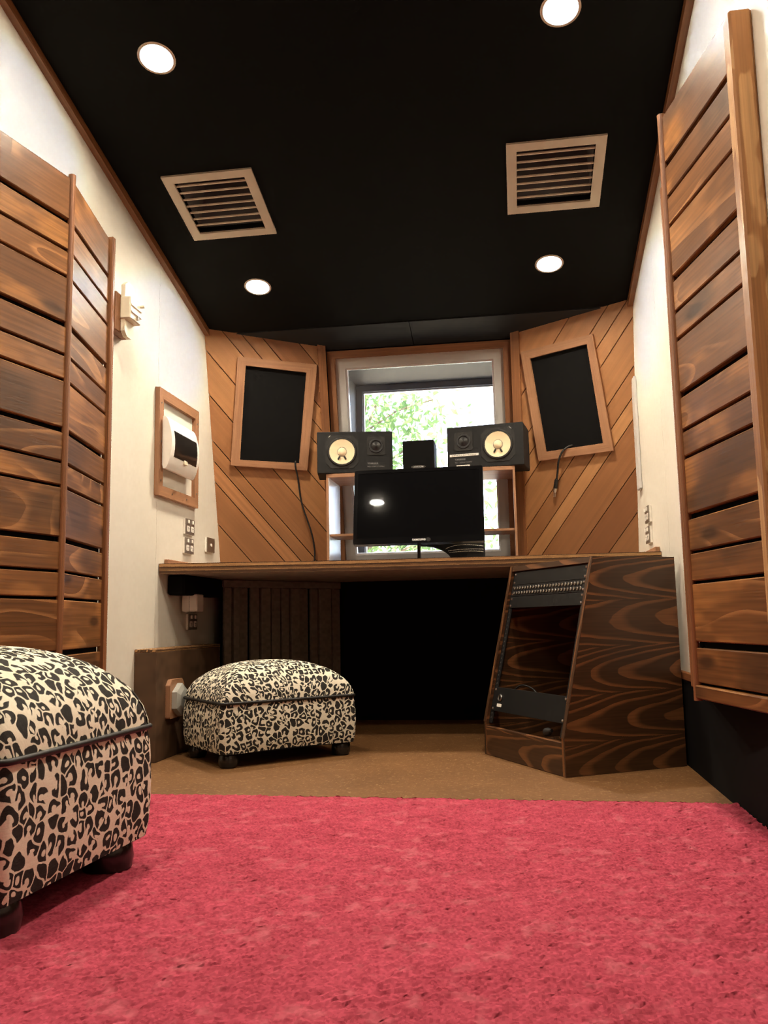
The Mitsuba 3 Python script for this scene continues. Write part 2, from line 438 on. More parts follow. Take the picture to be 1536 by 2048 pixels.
def soffit(name, S, outline, trim_x, slope, cuts, opening, tones):
    struct(name)
    x0, z0, x1, z1 = outline.bounds
    cuts = sorted(cuts); cuts = [cuts[0] - .3] + cuts + [cuts[-1] + .3]
    part(name, 'backing', S.map(extr(outline, -.04, -.019)), 'black_paint')
    for i in range(len(cuts) - 1):
        a, b = cuts[i] + .0028, cuts[i + 1] - .0028
        xa, xb = x0 - 1, x1 + 1
        strip = Polygon([(xa, a + slope * xa), (xb, a + slope * xb), (xb, b + slope * xb), (xa, b + slope * xa)])
        pg = strip.intersection(outline).difference(opening)
        for g in sorted(getattr(pg, 'geoms', [pg]), key=lambda g: g.centroid.y):
            if g.geom_type == 'Polygon' and g.area > 2e-4:
                wood(name, 'board', S.map(extr(g, -.018, 0)), 'cedar_timber', S.dir(1, slope), tone=tones[i % len(tones)])
    a, b = trim_x
    wood(name, 'edge_trim', S.map(extr(sbox(a, .7465, b, cz(S.f((a + b) / 2, 1.85)) + .012), -.05, .012)), 'trim_timber', S.dir(0, 1), tone=60)

def quad(pts): return Polygon(pts)
outL = Polygon([(XL, .7465), (-.905, .7465), (-.905, 1.856), (XL, 1.905)])
outR = Polygon([(.074, .7465), (XR, .7465), (XR, 1.905), (.074, 1.856)])
frL = [(-1.268, 1.773), (-.912, 1.752), (-.986, 1.245), (-1.332, 1.262)]
frR = [(.083, 1.748), (.404, 1.773), (.480, 1.250), (.148, 1.240)]
fiL = [(-1.235, 1.733), (-.963, 1.712), (-1.020, 1.280), (-1.288, 1.290)]
fiR = [(.124, 1.712), (.378, 1.733), (.436, 1.288), (.182, 1.279)]
soffit('wall_front_left', SL, outL, (-.905, -.868), -1.3, [-.845, -.645, -.545, -.448, -.235, -.03, .162, .262, .371, .568], Polygon(fiL), [21, 33, 5, 52, 47, 12, 90, 14, 71, 8, 66])
soffit('wall_front_right', SR, outR, (.034, .074), 1.38, [.182, .382, .603, .70, .822, 1.03, 1.135, 1.24, 1.45], Polygon(fiR), [63, 8, 44, 27, 19, 71, 90, 12, 35, 5])

def grille(S, fo, fi, label):
    t = thing('wall_speaker_grille', label, 'speaker grille')
    for k in range(4):
        pg = Polygon([fo[k], fo[(k + 1) % 4], fi[(k + 1) % 4], fi[k]])
        d = np.subtract(fo[(k + 1) % 4], fo[k])
        wood(t, 'frame_rail', S.map(extr(pg, .001, .022)), 'oak_timber', S.dir(*d), tone=30 + k)
    part(t, 'cloth', S.map(extr(Polygon(fi).buffer(.004), -.015, .004)), 'black_cloth')
    return t
grille(SL, frL, fiL, 'timber framed black cloth speaker grille in the cedar wall left of the window')
grille(SR, frR, fiR, 'timber framed black cloth speaker grille in the cedar wall right of the window')

# ------------------------------------------------------------------ carpet
t = thing('carpet', 'pinkish red pile carpet covering the floor in the foreground', 'carpet')
xs, ys = np.arange(XL + .013, XR - .011, .0058), np.arange(.55, 2.44, .0058)
gx, gy = np.meshgrid(xs, ys)
edge = 2.447 - .02 * (gx + 1.06)
gy2 = np.minimum(gy + rng.uniform(-.0022, .0022, gy.shape), edge + rng.uniform(-.002, .002, gy.shape))
gx2 = gx + rng.uniform(-.0022, .0022, gx.shape)
gz = .0085 + rng.uniform(0, .0048, gx.shape) + .002 * meshkit.noise(np.stack([gx * 30, gy * 30, gx * 0], -1))
gz[gy2 > edge - .004] = .004
ny, nx = gx.shape
idx = np.arange(ny * nx).reshape(ny, nx)
fa = np.stack([idx[:-1, :-1], idx[:-1, 1:], idx[1:, 1:], idx[1:, :-1]], -1).reshape(-1, 4)
part(t, 'pile', (np.stack([gx2, gy2, gz], -1).reshape(-1, 3), fa), 'carpet_pile', smooth=True)
part(t, 'pile_behind', box([XL + .013, YB, 0], [XR - .013, .553, .011]), 'carpet_pile')
part(t, 'backing', extr(Polygon([(XL + .013, .55), (XR - .013, .55), (XR - .013, 2.41), (XL + .013, 2.44)]), 0.0003, .004), 'carpet_pile')

# ------------------------------------------------------------------ ceiling lamps and vents
def lamp(x, y, label):
    t = thing('ceiling_downlight', label, 'ceiling light', 'recessed ceiling downlights')
    Mx = frame([x, y, cz(y)], [1, 0, 0], eC, nC)
    ring = lathe([(.0505, .001), (.058, .001), (.0595, -.0008), (.058, -.0022), (.0515, -.0024), (.0505, -.001), (.0505, .001)], 40)
    part(t, 'trim_ring', xf(ring, Mx), 'vent_white', 40)
    can = lathe([(.0535, .0012), (.0535, .05), (.0, .05), (0, .048), (.0515, .048), (.0503, .0012), (.0535, .0012)], 40)
    part(t, 'can', xf(can, Mx), 'vent_white', 40)
    disc = trimesh.creation.cylinder(radius=.0495, height=.005, sections=40); disc.apply_translation([0, 0, .0050])
    part(t, 'lens', xf(disc, Mx), 'lamp_lens', False, emitter={'type': 'area', 'radiance': {'type': 'rgb', 'value': LAMP.tolist()}})
lamp(*holes[0], 'lit ceiling downlight nearest the camera on the left, above the left slatted panel')
lamp(*holes[1], 'lit ceiling downlight cut by the top edge of the picture, above the right slatted panel')
lamp(*holes[2], 'lit ceiling downlight beyond the left air vent')
lamp(*holes[3], 'lit ceiling downlight beyond the right air vent')
lamp(*holes[4], 'lit ceiling downlight mirrored in the computer screen')
lamp(*holes[5], 'lit ceiling downlight behind the camera on the right')

def vent(x, y, label):
    t = thing('air_vent', label, 'air vent', 'ceiling air vents')
    Mx = frame([x, y, cz(y)], [1, 0, 0], eC, nC)
    W, H, w = .172, .176, .036
    for pg in fr(-W, -H, W, H, w):
        part(t, 'frame_rail', xf(extr(pg, -.008, 0), Mx), 'vent_white')
    for i in range(7):
        yy = -H + w + .026 + i * (2 * (H - w) - .03) / 7.0
        sl = cbox([-W + w - .004, -.0042, -.003], [W - w + .004, .0042, .003], .0008)
        sl.apply_transform(trimesh.transformations.rotation_matrix(math.radians(20), [1, 0, 0])); sl.apply_translation([0, yy, .003])
        part(t, 'louvre', xf(sl, Mx), 'vent_white')
    a, b = W - w + .002, H - w + .002
    for lo, hi in (([-a - .003, -b, 0], [-a, b, .42]), ([a, -b, 0], [a + .003, b, .42]), ([-a, -b - .003, 0], [a, -b, .42])):
        part(t, 'duct_wall', xf(box(lo, hi), Mx), 'duct_steel')
    part(t, 'duct_wall', xf(box([-a, b, 0], [a, b + .003, .42]), Mx), 'duct_steel')
    part(t, 'duct_back', xf(box([-a, -b, .42], [a, b, .423]), Mx), 'duct_steel')
vent(*vents[0], 'white square louvred air vent in the black ceiling on the left')
vent(*vents[1], 'white square louvred air vent in the black ceiling on the right')

# ------------------------------------------------------------------ folded slatted panels on both side walls
ZC = [1.87, 1.728, 1.634, 1.551, 1.401, 1.307, 1.230, 1.079, .982, .910, .754, .661, .583, .425, .327]
GAP = [0, .015, .008, .008, .016, .008, .008, .016, .008, .008, .016, .008, .008, .016, .006]
def slat_panel(label, mirror, ya, yr, ye, xa, xr, xe, thick):
    t = thing('slatted_wall_panel', label, 'wall panel')
    s = -1 if mirror else 1
    tones = [3, 18, 77, 41, 9, 60, 25, 36, 50, 11, 82, 64, 7, 95, 13]
    for j, (p0, p1) in enumerate((((xa, ya), (xr, yr)), ((xr, yr), (xe, ye)))):
        p0, p1 = np.array(p0), np.array(p1); d = (p1 - p0); Ln = np.linalg.norm(d); d /= Ln
        nrm = np.array([d[1], -d[0]]) * s          # towards the room
        Mx = frame([p0[0], p0[1], 0], [d[0], d[1], 0], [nrm[0], nrm[1], 0], [0, 0, 1])
        if s < 0: fix = lambda m: (m.invert() or m)
        for i in range(len(ZC) - 1):
            hi, lo = ZC[i] - GAP[i] / 2, ZC[i + 1] + GAP[i + 1] / 2
            b = xf(cbox([.004, -.018, lo], [Ln - .004, 0, hi], .0025), Mx)
            wood(t, 'board', b, 'stained_timber', [d[0], d[1], 0], tone=tones[(i + 5 * j + (3 if mirror else 0)) % 15] + 100 * (j + 2 * mirror))
        wood(t, 'bottom_rail', xf(cbox([.004, -.018, .290], [Ln - .004, .008, .3235], .003), Mx), 'stained_timber', [d[0], d[1], 0], tone=140)
        part(t, 'backing', xf(box([-.012, -.026, .295], [Ln + .012, -.0185, 1.86]), Mx), 'black_cloth')
    def strip(x, y, r, dx, name, z0=.284, z1=1.882):
        c = trimesh.creation.cylinder(radius=r, height=z1 - z0, sections=16); c.apply_translation([x + dx, y, (z0 + z1) / 2])
        wood(t, name, c, 'trim_timber', [0, 0, 1], tone=75)
    strip(xr, yr, .011, -s * .001, 'ridge_strip')
    wood(t, 'end_strip', cbox([xe - .014, ye - .002, .284], [xe + .014, ye + .018, 1.882], .004), 'trim_timber', [0, 0, 1], tone=76)
    w0 = XL if not mirror else XR
    wood(t, 'near_post', cbox([w0 + s * .001, ya - .050, .27], [xa + s * thick, ya + .004, 1.835], .005), 'post_timber', [0, 0, 1], tone=150, label='thick edge post with worn paint')
    for k, y in enumerate((ya + .05, ye - .05)):
        wood(t, 'batten', box([w0 + s * .001, y - .01, .35], [w0 + s * .012, y + .01, 1.8]), 'stained_timber', [0, 0, 1])
slat_panel('folded panel of dark stained horizontal boards on the left wall behind the ottomans', False, 1.885, 2.305, 2.718, -1.385, -1.296, -1.377, .015)
slat_panel('folded panel of stained horizontal boards with thick worn post on the right wall', True, 1.885, 2.305, 2.718, .539, .455, .536, .018)

# ------------------------------------------------------------------ left wall fittings
t = thing('wall_bracket', 'cream plastic clamp on a small brown timber block high on the left wall', 'wall bracket')
wood(t, 'block', cbox([XL + .0005, 2.765, 1.555], [XL + .034, 2.885, 1.70], .003), 'trim_timber', [0, 0, 1], tone=80)
part(t, 'clamp_body', cbox([XL + .034, 2.795, 1.605], [XL + .075, 2.885, 1.69], .004), 'cream_plastic')
for zz, lab in ((1.690, 'jaw'), (1.545, 'jaw')):
    pg = Polygon([(2.80, 0), (2.87, 0), (2.87, .045), (2.855, .062), (2.82, .062), (2.80, .045)])
    if lab == 'jaw' and zz < 1.6: pg = affinity.translate(affinity.scale(pg, 1, -1, origin=(0, 0)), 0, .062)
    part(t, 'jaw', xf(extr(affinity.translate(pg, 0, zz), .036, .052), YZ(XL)), 'cream_plastic')
for zz in (1.63, 1.655): part(t, 'rib', box([XL + .0745, 2.80, zz], [XL + .079, 2.884, zz + .006]), 'cream_plastic')
hk = cbox([XL + .070, 2.874, 1.672], [XL + .090, 2.886, 1.681], .002)
part(t, 'hook', hk, 'cream_plastic', True)
part(t, 'screw', xf(trimesh.creation.cylinder(radius=.007, height=.010, sections=14), frame([XL + .078, 2.85, 1.62], [0, 1, 0], [0, 0, 1], [1, 0, 0])), 'chrome', 40)

t = thing('fuse_box', 'white fuse box with dark window in a screwed timber frame on the left wall', 'fuse box')
FO = [(3.192, 1.018), (3.628, 1.018), (3.628, 1.462), (3.192, 1.462)]; w = .042
FI = [(3.192 + w, 1.018 + w), (3.628 - w, 1.018 + w), (3.628 - w, 1.462 - w), (3.192 + w, 1.462 - w)]
for k in range(4):
    wood(t, 'frame_rail', xf(extr(Polygon([FO[k], FO[(k + 1) % 4], FI[(k + 1) % 4], FI[k]]), .0005, .02), YZ(XL)), 'oak_timber', [0, 1, 0] if k % 2 == 0 else [0, 0, 1], tone=85 + (k == 2))
part(t, 'plate', xf(extr(Polygon(FI), .0005, .004), YZ(XL)), 'wall_paint')
for (yy, zz) in ((3.213, 1.08), (3.213, 1.24), (3.213, 1.40), (3.607, 1.08), (3.607, 1.24), (3.607, 1.40), (3.33, 1.039), (3.49, 1.039)):
    part(t, 'screw', xf(trimesh.creation.cylinder(radius=.004, height=.002, sections=10), frame([XL + .0205, yy, zz], [0, 1, 0], [0, 0, 1], [1, 0, 0])), 'dark_steel', 40)
part(t, 'enclosure', cbox([XL + .004, 3.222, 1.138], [XL + .030, 3.505, 1.333], .004), 'white_plastic')
dep = lambda z: .040 + .026 * math.sin(max(0, min(1, (z - 1.128) / .215)) * math.pi) ** .7
zz_ = np.linspace(1.128, 1.343, 20)
cov = extr(Polygon([(.028, 1.128)] + [(dep(z), z) for z in zz_] + [(.028, 1.343)]), 0, .305)
CM = frame([XL, 3.515, 0], [1, 0, 0], [0, 0, 1], [0, -1, 0])
part(t, 'cover', xf(cov, CM), 'white_plastic', 25)
zw = np.linspace(1.180, 1.288, 12)
win = extr(Polygon([(dep(z) - .006, z) for z in zw] + [(dep(z) + .0012, z) for z in zw[::-1]]), 0, .245)
part(t, 'breaker_window', xf(win, frame([XL, 3.490, 0], [1, 0, 0], [0, 0, 1], [0, -1, 0])), 'smoke_window', 25, label='dark smoked window')
part(t, 'latch', cbox([XL + .058, 3.352, 1.166], [XL + .066, 3.385, 1.184], .002), 'cream_plastic')

def outlet(xw, s, y, z, label, kind='outlet', group=None, dark=False):
    """a plate about 105 x 70 mm on the wall x = xw, facing s (+1 = towards +x)."""
    t = thing('power_outlet' if kind == 'outlet' else 'wall_plate', label, 'power outlet' if kind == 'outlet' else 'wall socket', group)
    part(t, 'back_box', cbox([xw + s * .0005, y - .050, z - .034], [xw + s * .010, y + .050, z + .034], .001), 'white_plastic')
    part(t, 'plate', cbox([xw + s * .010, y - .050, z - .034], [xw + s * .0135, y + .050, z + .034], .0008), 'steel_plate')
    Mx = lambda yy, zz, d: frame([xw + s * d, yy, zz], [0, s, 0], [0, 0, 1], [s, 0, 0])
    if kind == 'outlet':
        for dy in (-.024, .024):
            st = Polygon([(-.009, -.008), (.009, -.008), (.009, .008), (-.009, .008)]).buffer(.005, 6)
            part(t, 'socket', xf(extr(st, 0, .002), Mx(y + dy, z - .010, .0135)), 'white_plastic')
            for ang, ox in ((35, -.004), (-35, .004), (0, 0)):
                sl = affinity.translate(affinity.rotate(sbox(-.0009, -.004, .0009, .004), ang), ox, .002 if ox else -.0065)
                part(t, 'slot', xf(extr(sl, 0, .0006), Mx(y + dy, z - .010, .0153)), 'rubber')
            part(t, 'switch', xf(cbox([-.006, -.008, 0], [.006, .008, .006], .0015), Mx(y + dy, z + .021, .0135)), 'white_plastic')
    else:
        j = lathe([(.0, .004), (.006, .004), (.008, .002), (.008, 0)], 20)
        part(t, 'jack', xf(j, Mx(y, z, .0135)), 'white_plastic', 40)
    return t
outlet(XL, 1, 3.552, .926, 'steel double power outlet, upper one of two under the fuse box')
outlet(XL, 1, 3.547, .842, 'steel double power outlet, lower one of two just above the desk end')
outlet(XL, 1, 3.815, .868, 'steel socket plate with single round jack beside the left cedar wall', 'plate')
outlet(XL, 1, 3.585, .588, 'power outlet in the shade under the desk with white adaptor plugged in')
outlet(XL, 1, 3.595, .512, 'power outlet in the shade under the desk, below the white adaptor')
outlet(XR, -1, 3.62, .916, 'power outlet on the right wall, upper of two above the desk end')
outlet(XR, -1, 3.63, .832, 'power outlet on the right wall, lower of two above the desk end')
t = thing('power_adaptor', 'white box shaped power adaptor plugged in beneath the left desk end', 'power adaptor')
part(t, 'body', cbox([XL + .0165, 3.455, .555], [XL + .085, 3.533, .628], .004), 'white_plastic')
part(t, 'seam', box([XL + .05, 3.4545, .556], [XL + .052, 3.5335, .627]), 'grey_plastic')
t = thing('wall_hatch', 'thin white hatch panel on the right wall next to the cedar boards', 'wall panel')
part(t, 'door', cbox([XR - .013, 3.77, 1.05], [XR - .001, 3.845, 1.55], .002), 'white_paint')
part(t, 'latch', cbox([XR - .016, 3.775, 1.28], [XR - .012, 3.785, 1.31], .001), 'white_paint')

# timber duct along the left wall with the grey faceted socket
t = thing('timber_duct', 'dark stained timber box duct low along the left wall under the desk', 'cable duct')
wood(t, 'front_board', cbox([XL + .0005, 3.04, 0], [XL + .075, 3.058, .40], .002), 'duct_timber', [0, 0, 1], tone=3)
wood(t, 'side_board', cbox([XL + .070, 3.04, 0], [XL + .088, 3.56, .40], .002), 'duct_timber', [0, 1, 0], tone=4)
wood(t, 'side_board', cbox([XL + .070, 3.563, 0], [XL + .086, 3.74, .40], .002), 'duct_timber', [0, 1, 0], tone=5)
wood(t, 'lid', cbox([XL + .0005, 3.04, .40], [XL + .088, 3.74, .412], .002), 'ply_edge', [0, 1, 0], tone=6)
t = thing('faceted_socket', 'pale grey faceted socket housing on a round wooden block on the timber duct', 'power socket')
xb = XL + .0882
pad = Polygon([(3.135, .155), (3.262, .155), (3.262, .268), (3.245, .285), (3.152, .285), (3.135, .268)]).buffer(.008, 6)
wood(t, 'wooden_block', xf(extr(pad, 0, .018), YZ(xb)), 'oak_timber', [0, 0, 1], tone=31)
oc = [(math.cos(a) * .062 + 3.20, math.sin(a) * .062 + .215) for a in np.radians(np.arange(0, 360, 60) + 30)]
lo = np.array([[.018, a, b] for a, b in oc]); up = np.array([[.038, a, b] for a, b in oc])
top = np.array([[.0455, (a - 3.20) * .6 + 3.20, (b - .215) * .6 + .215] for a, b in oc])
part(t, 'housing', xf(trimesh.convex.convex_hull(np.vstack([lo, up, top])), frame([xb, 0, 0], [1, 0, 0], [0, 1, 0], [0, 0, 1])), 'grey_plastic')

# ------------------------------------------------------------------ desk
DZ = .745
t = thing('desk', 'long plywood desk top spanning the room below the window', 'desk')
front = [(XL + .002, 3.253), (-.647, 3.374), (.012, 3.396), (XR - .002, 3.398)]
back = [(XR - .002, 4.378), (XL + .002, 4.378)]
top = extr(Polygon(front + back), .706, DZ)
wood(t, 'top', top, 'desk_ply', [1, 0, .02], tone=8)
for i in range(3):
    a, b = np.array(front[i]), np.array(front[i + 1]); d = (b - a) / np.linalg.norm(b - a); n = np.array([d[1], -d[0]])
    pg = Polygon([a, b, b + n * .006, a + n * .006])
    m = extr(pg, .704, DZ + .001)
    mm, uv = grain(m, [d[0], d[1], 0], (i * 3.1, 2 + 10 * 2)); part(t, 'edge', mm, 'ply_edge', uv=uv, label='edge showing the layers of the plywood')
wood(t, 'upstand', cbox([XL + .002, 3.30, DZ + .0005], [XL + .020, 3.88, DZ + .022], .002), 'oak_timber', [0, 1, 0], tone=33)
wood(t, 'upstand', cbox([XR - .020, 3.42, DZ + .0005], [XR - .002, 3.88, DZ + .022], .002), 'oak_timber', [0, 1, 0], tone=34)
part(t, 'bracket', cbox([XL + .002, 3.335, .622], [XL + .075, 3.80, .7055], .008), 'black_cloth', label='bracket wrapped in black cloth')

# slatted bass trap across the corner under the desk
t = thing('corner_slat_panel', 'dark vertical slat panel across the corner under the left of the desk', 'wall panel')
A, B = np.array([-1.325, 3.80]), np.array([-.885, 4.345])
d = B - A; Ln = np.linalg.norm(d); d /= Ln; n = np.array([d[1], -d[0]])
Mx = frame([A[0], A[1], 0], [d[0], d[1], 0], [n[0], n[1], 0], [0, 0, 1]); Mx[:3, 1] = [n[0], n[1], 0]
part(t, 'backing', xf(box([0, -.03, 0.0], [Ln, -.018, .70]), Mx), 'black_cloth')
xs_ = np.cumsum([0, .048, .040, .058, .056, .062, .060, .054, .060, .066, .050, .085, .062])
xs_ = xs_ / xs_[-1] * Ln
for i in range(12):
    dz = -.016 if i in (2, 8) else 0
    wood(t, 'slat', xf(cbox([xs_[i] + .0045, -.017 + dz * .1, .002], [xs_[i + 1] - .0045, dz + (.006 if i % 3 == 1 else 0), .668], .002), Mx), 'grey_slat', [0, 0, 1], tone=110 + i)
wood(t, 'top_rail', xf(cbox([0, -.017, .669], [Ln, .003, .7035], .002), Mx), 'grey_slat', [d[0], d[1], 0], tone=130)

# ------------------------------------------------------------------ rack cabinet
t = thing('rack_cabinet', 'dark stained plywood equipment rack with sloping front under the right desk end', 'equipment rack')
Ro = np.array([-.127, 3.288, 0]); RX, RY = np.array([.493, -.870, 0]), np.array([.870, .493, 0])
RX /= np.linalg.norm(RX); RY = np.array([-RX[1], RX[0], 0])
RM = frame(Ro, RX, RY, [0, 0, 1]); W = .547
side = Polygon([(0, 0.001), (.470, 0.001), (.470, .70), (.14, .70), (0, .12)])
for x0 in (0, W - .018):
    m = xf(extr(side, 0, .018), YZ(x0)); m = xf(m, RM)
    wood(t, 'side_panel', m, 'dark_ply', RY, tone=141 if x0 else 142)
# edges of the near side panel show the layers
sl = np.array([.14, .58]); SLn = np.hypot(*sl); su = sl / SLn
SM = RM @ frame([0, 0, .12], [1, 0, 0], [0, su[0], su[1]], [0, -su[1], su[0]])       # x across, y up the slope, z outwards
for x0 in (0, W - .018):
    m, uv = grain(xf(box([x0, 0, .0003], [x0 + .018, SLn, .002]), SM), SM[:3, 1], (x0, 2 + 10 * 3)); part(t, 'edge', m, 'dark_ply', uv=uv)
wood(t, 'top_panel', xf(box([.0181, .145, .682], [W - .0181, .47, .70]), RM), 'dark_ply', RX, tone=143)
wood(t, 'top_rail', xf(box([.0181, SLn - .020, -.02], [W - .0181, SLn, 0.0]), SM), 'dark_ply', RX, tone=146)
wood(t, 'base_panel', xf(box([.0181, .02, .030], [W - .0181, .47, .048]), RM), 'dark_ply', RX, tone=144)
wood(t, 'plinth', xf(cbox([.0181, 0, .001], [W - .0181, .018, .105], .001), RM), 'dark_ply', RX, tone=145)
wood(t, 'back_panel', xf(box([.0181, .452, .048], [W - .0181, .47, .682]), RM), 'dark_ply', [0, 0, 1], tone=147)
for x0 in (.0182, W - .0182 - .026):
    k = part(t, 'rack_rail', xf(box([x0, .0, -.014], [x0 + .026, SLn - .021, -.011]), SM), 'black_metal')
    hm = []
    for i in range(34):
        c = trimesh.creation.cylinder(radius=.0033, height=.0012, sections=8); c.apply_translation([x0 + .013, .02 + i * .0158, -.0107]); hm.append(c)
    part(k, 'hole', xf(trimesh.util.concatenate(hm), SM), 'hole_black')
    labels[k + '__hole'] = {'kind': 'stuff'}
px0, px1 = .0285, W - .0285
def rpanel(name, t0, t1, mat, label=None):
    k = part(t, name, xf(cbox([px0, t0, -.0105], [px1, t1, -.0070], .0008), SM), mat, label=label)
    for sx in (px0 + .009, px1 - .009):
        for ty in ((t0 + .009), (t1 - .009)):
            part(k, 'screw', xf(lathe([(0, .0035), (.003, .003), (.0045, .001), (.0045, 0)], 12), SM @ frame([sx, ty, -.0070], [1, 0, 0], [0, 1, 0], [0, 0, 1])), 'chrome', 40)
    return k
rpanel('blank_panel', .5235, .5735, 'black_metal')
kp = rpanel('patch_bay', .479, .5225, 'black_metal', 'patch bay with two rows of jack sockets')
jm = mikit.ply(lathe([(.0026, 0), (.0062, 0), (.0062, .004), (.0042, .005), (.0026, .005), (.0026, 0)], 14), 'chrome', smooth=40)
for r in range(2):
    for i in range(24):
        q = SM @ frame([px0 + .022 + i * (px1 - px0 - .044) / 23, .491 + r * .0185, -.0070], [1, 0, 0], [0, 1, 0], [0, 0, 1])
        part(kp, 'jack', {**jm, 'to_world': T(q)}, None)
rpanel('blank_panel', .434, .478, 'black_metal')
kb = rpanel('power_panel', .045, .133, 'black_metal', 'black power panel with round socket')
part(kb, 'socket', xf(lathe([(.004, 0), (.013, 0), (.014, .003), (.011, .006), (.008, .004), (.004, .004), (.004, 0)], 20), SM @ frame([px0 + .055, .095, -.0070], [1, 0, 0], [0, 1, 0], [0, 0, 1])), 'dark_steel', 40)
part(kb, 'sticker', xf(box([px0 + .036, .062, -.0069], [px0 + .070, .0735, -.0064]), SM), 'tape_white')
t2 = thing('rack_cable', 'thin black cable arching out of the rack above its power panel', 'cable')
pts = [SM @ np.array([*p, 1]) for p in ((.12, .128, -.035), (.15, .150, -.04), (.20, .152, -.04), (.25, .142, -.04), (.28, .125, -.04))]
part(t2, 'lead', tube(spline([p[:3] for p in pts], 24), .0032), 'rubber', True)
t2 = thing('power_plug', 'black plug lying in the rack opening below the power panel', 'plug')
pm = lathe([(0, 0), (.012, 0), (.014, .004), (.013, .02), (.008, .03), (.006, .04), (0, .04)], 18)
pm.apply_transform(trimesh.transformations.rotation_matrix(math.radians(75), [0, 1, 0])); part(t2, 'body', xf(pm, RM @ frame([W - .16, .03, .12], [1, 0, 0], [0, 1, 0], [0, 0, 1])), 'rubber', 40)
part(t2, 'pin', xf(box([.036, -.003, -.0030 - .012], [.052, .003, -.012]), RM @ frame([W - .16, .03, .12], [1, 0, 0], [0, 1, 0], [0, 0, 1])), 'chrome')

# ------------------------------------------------------------------ speaker bridge on the desk
BZ = 1.185
t = thing('speaker_shelf', 'open timber shelf stand on the desk in front of the window, holding the speakers', 'shelf')
BX0, BX1, BY0, BY1 = -.842, .028, 3.83, 4.09
wood(t, 'top_board', cbox([BX0, BY0, BZ - .018], [BX1, BY1, BZ], .001), 'oak_timber', [1, 0, 0], tone=41)
wood(t, 'left_side', box([BX0, BY0, DZ + .0005], [BX0 + .010, BY1, BZ - .0182]), 'oak_timber', [0, 0, 1], tone=42)
part(t, 'left_lining', box([BX0 + .0101, BY0 + .003, DZ + .0005], [BX0 + .0125, BY1 - .002, BZ - .0182]), 'white_laminate', label='white inner face')
wood(t, 'right_side', box([BX1 - .010, BY0, DZ + .0005], [BX1, BY1, BZ - .0182]), 'oak_timber', [0, 0, 1], tone=43)
wood(t, 'middle_board', box([BX0 + .0127, BY0 + .01, .893], [BX1 - .0102, BY1 - .06, .903]), 'oak_timber', [1, 0, 0], tone=44)

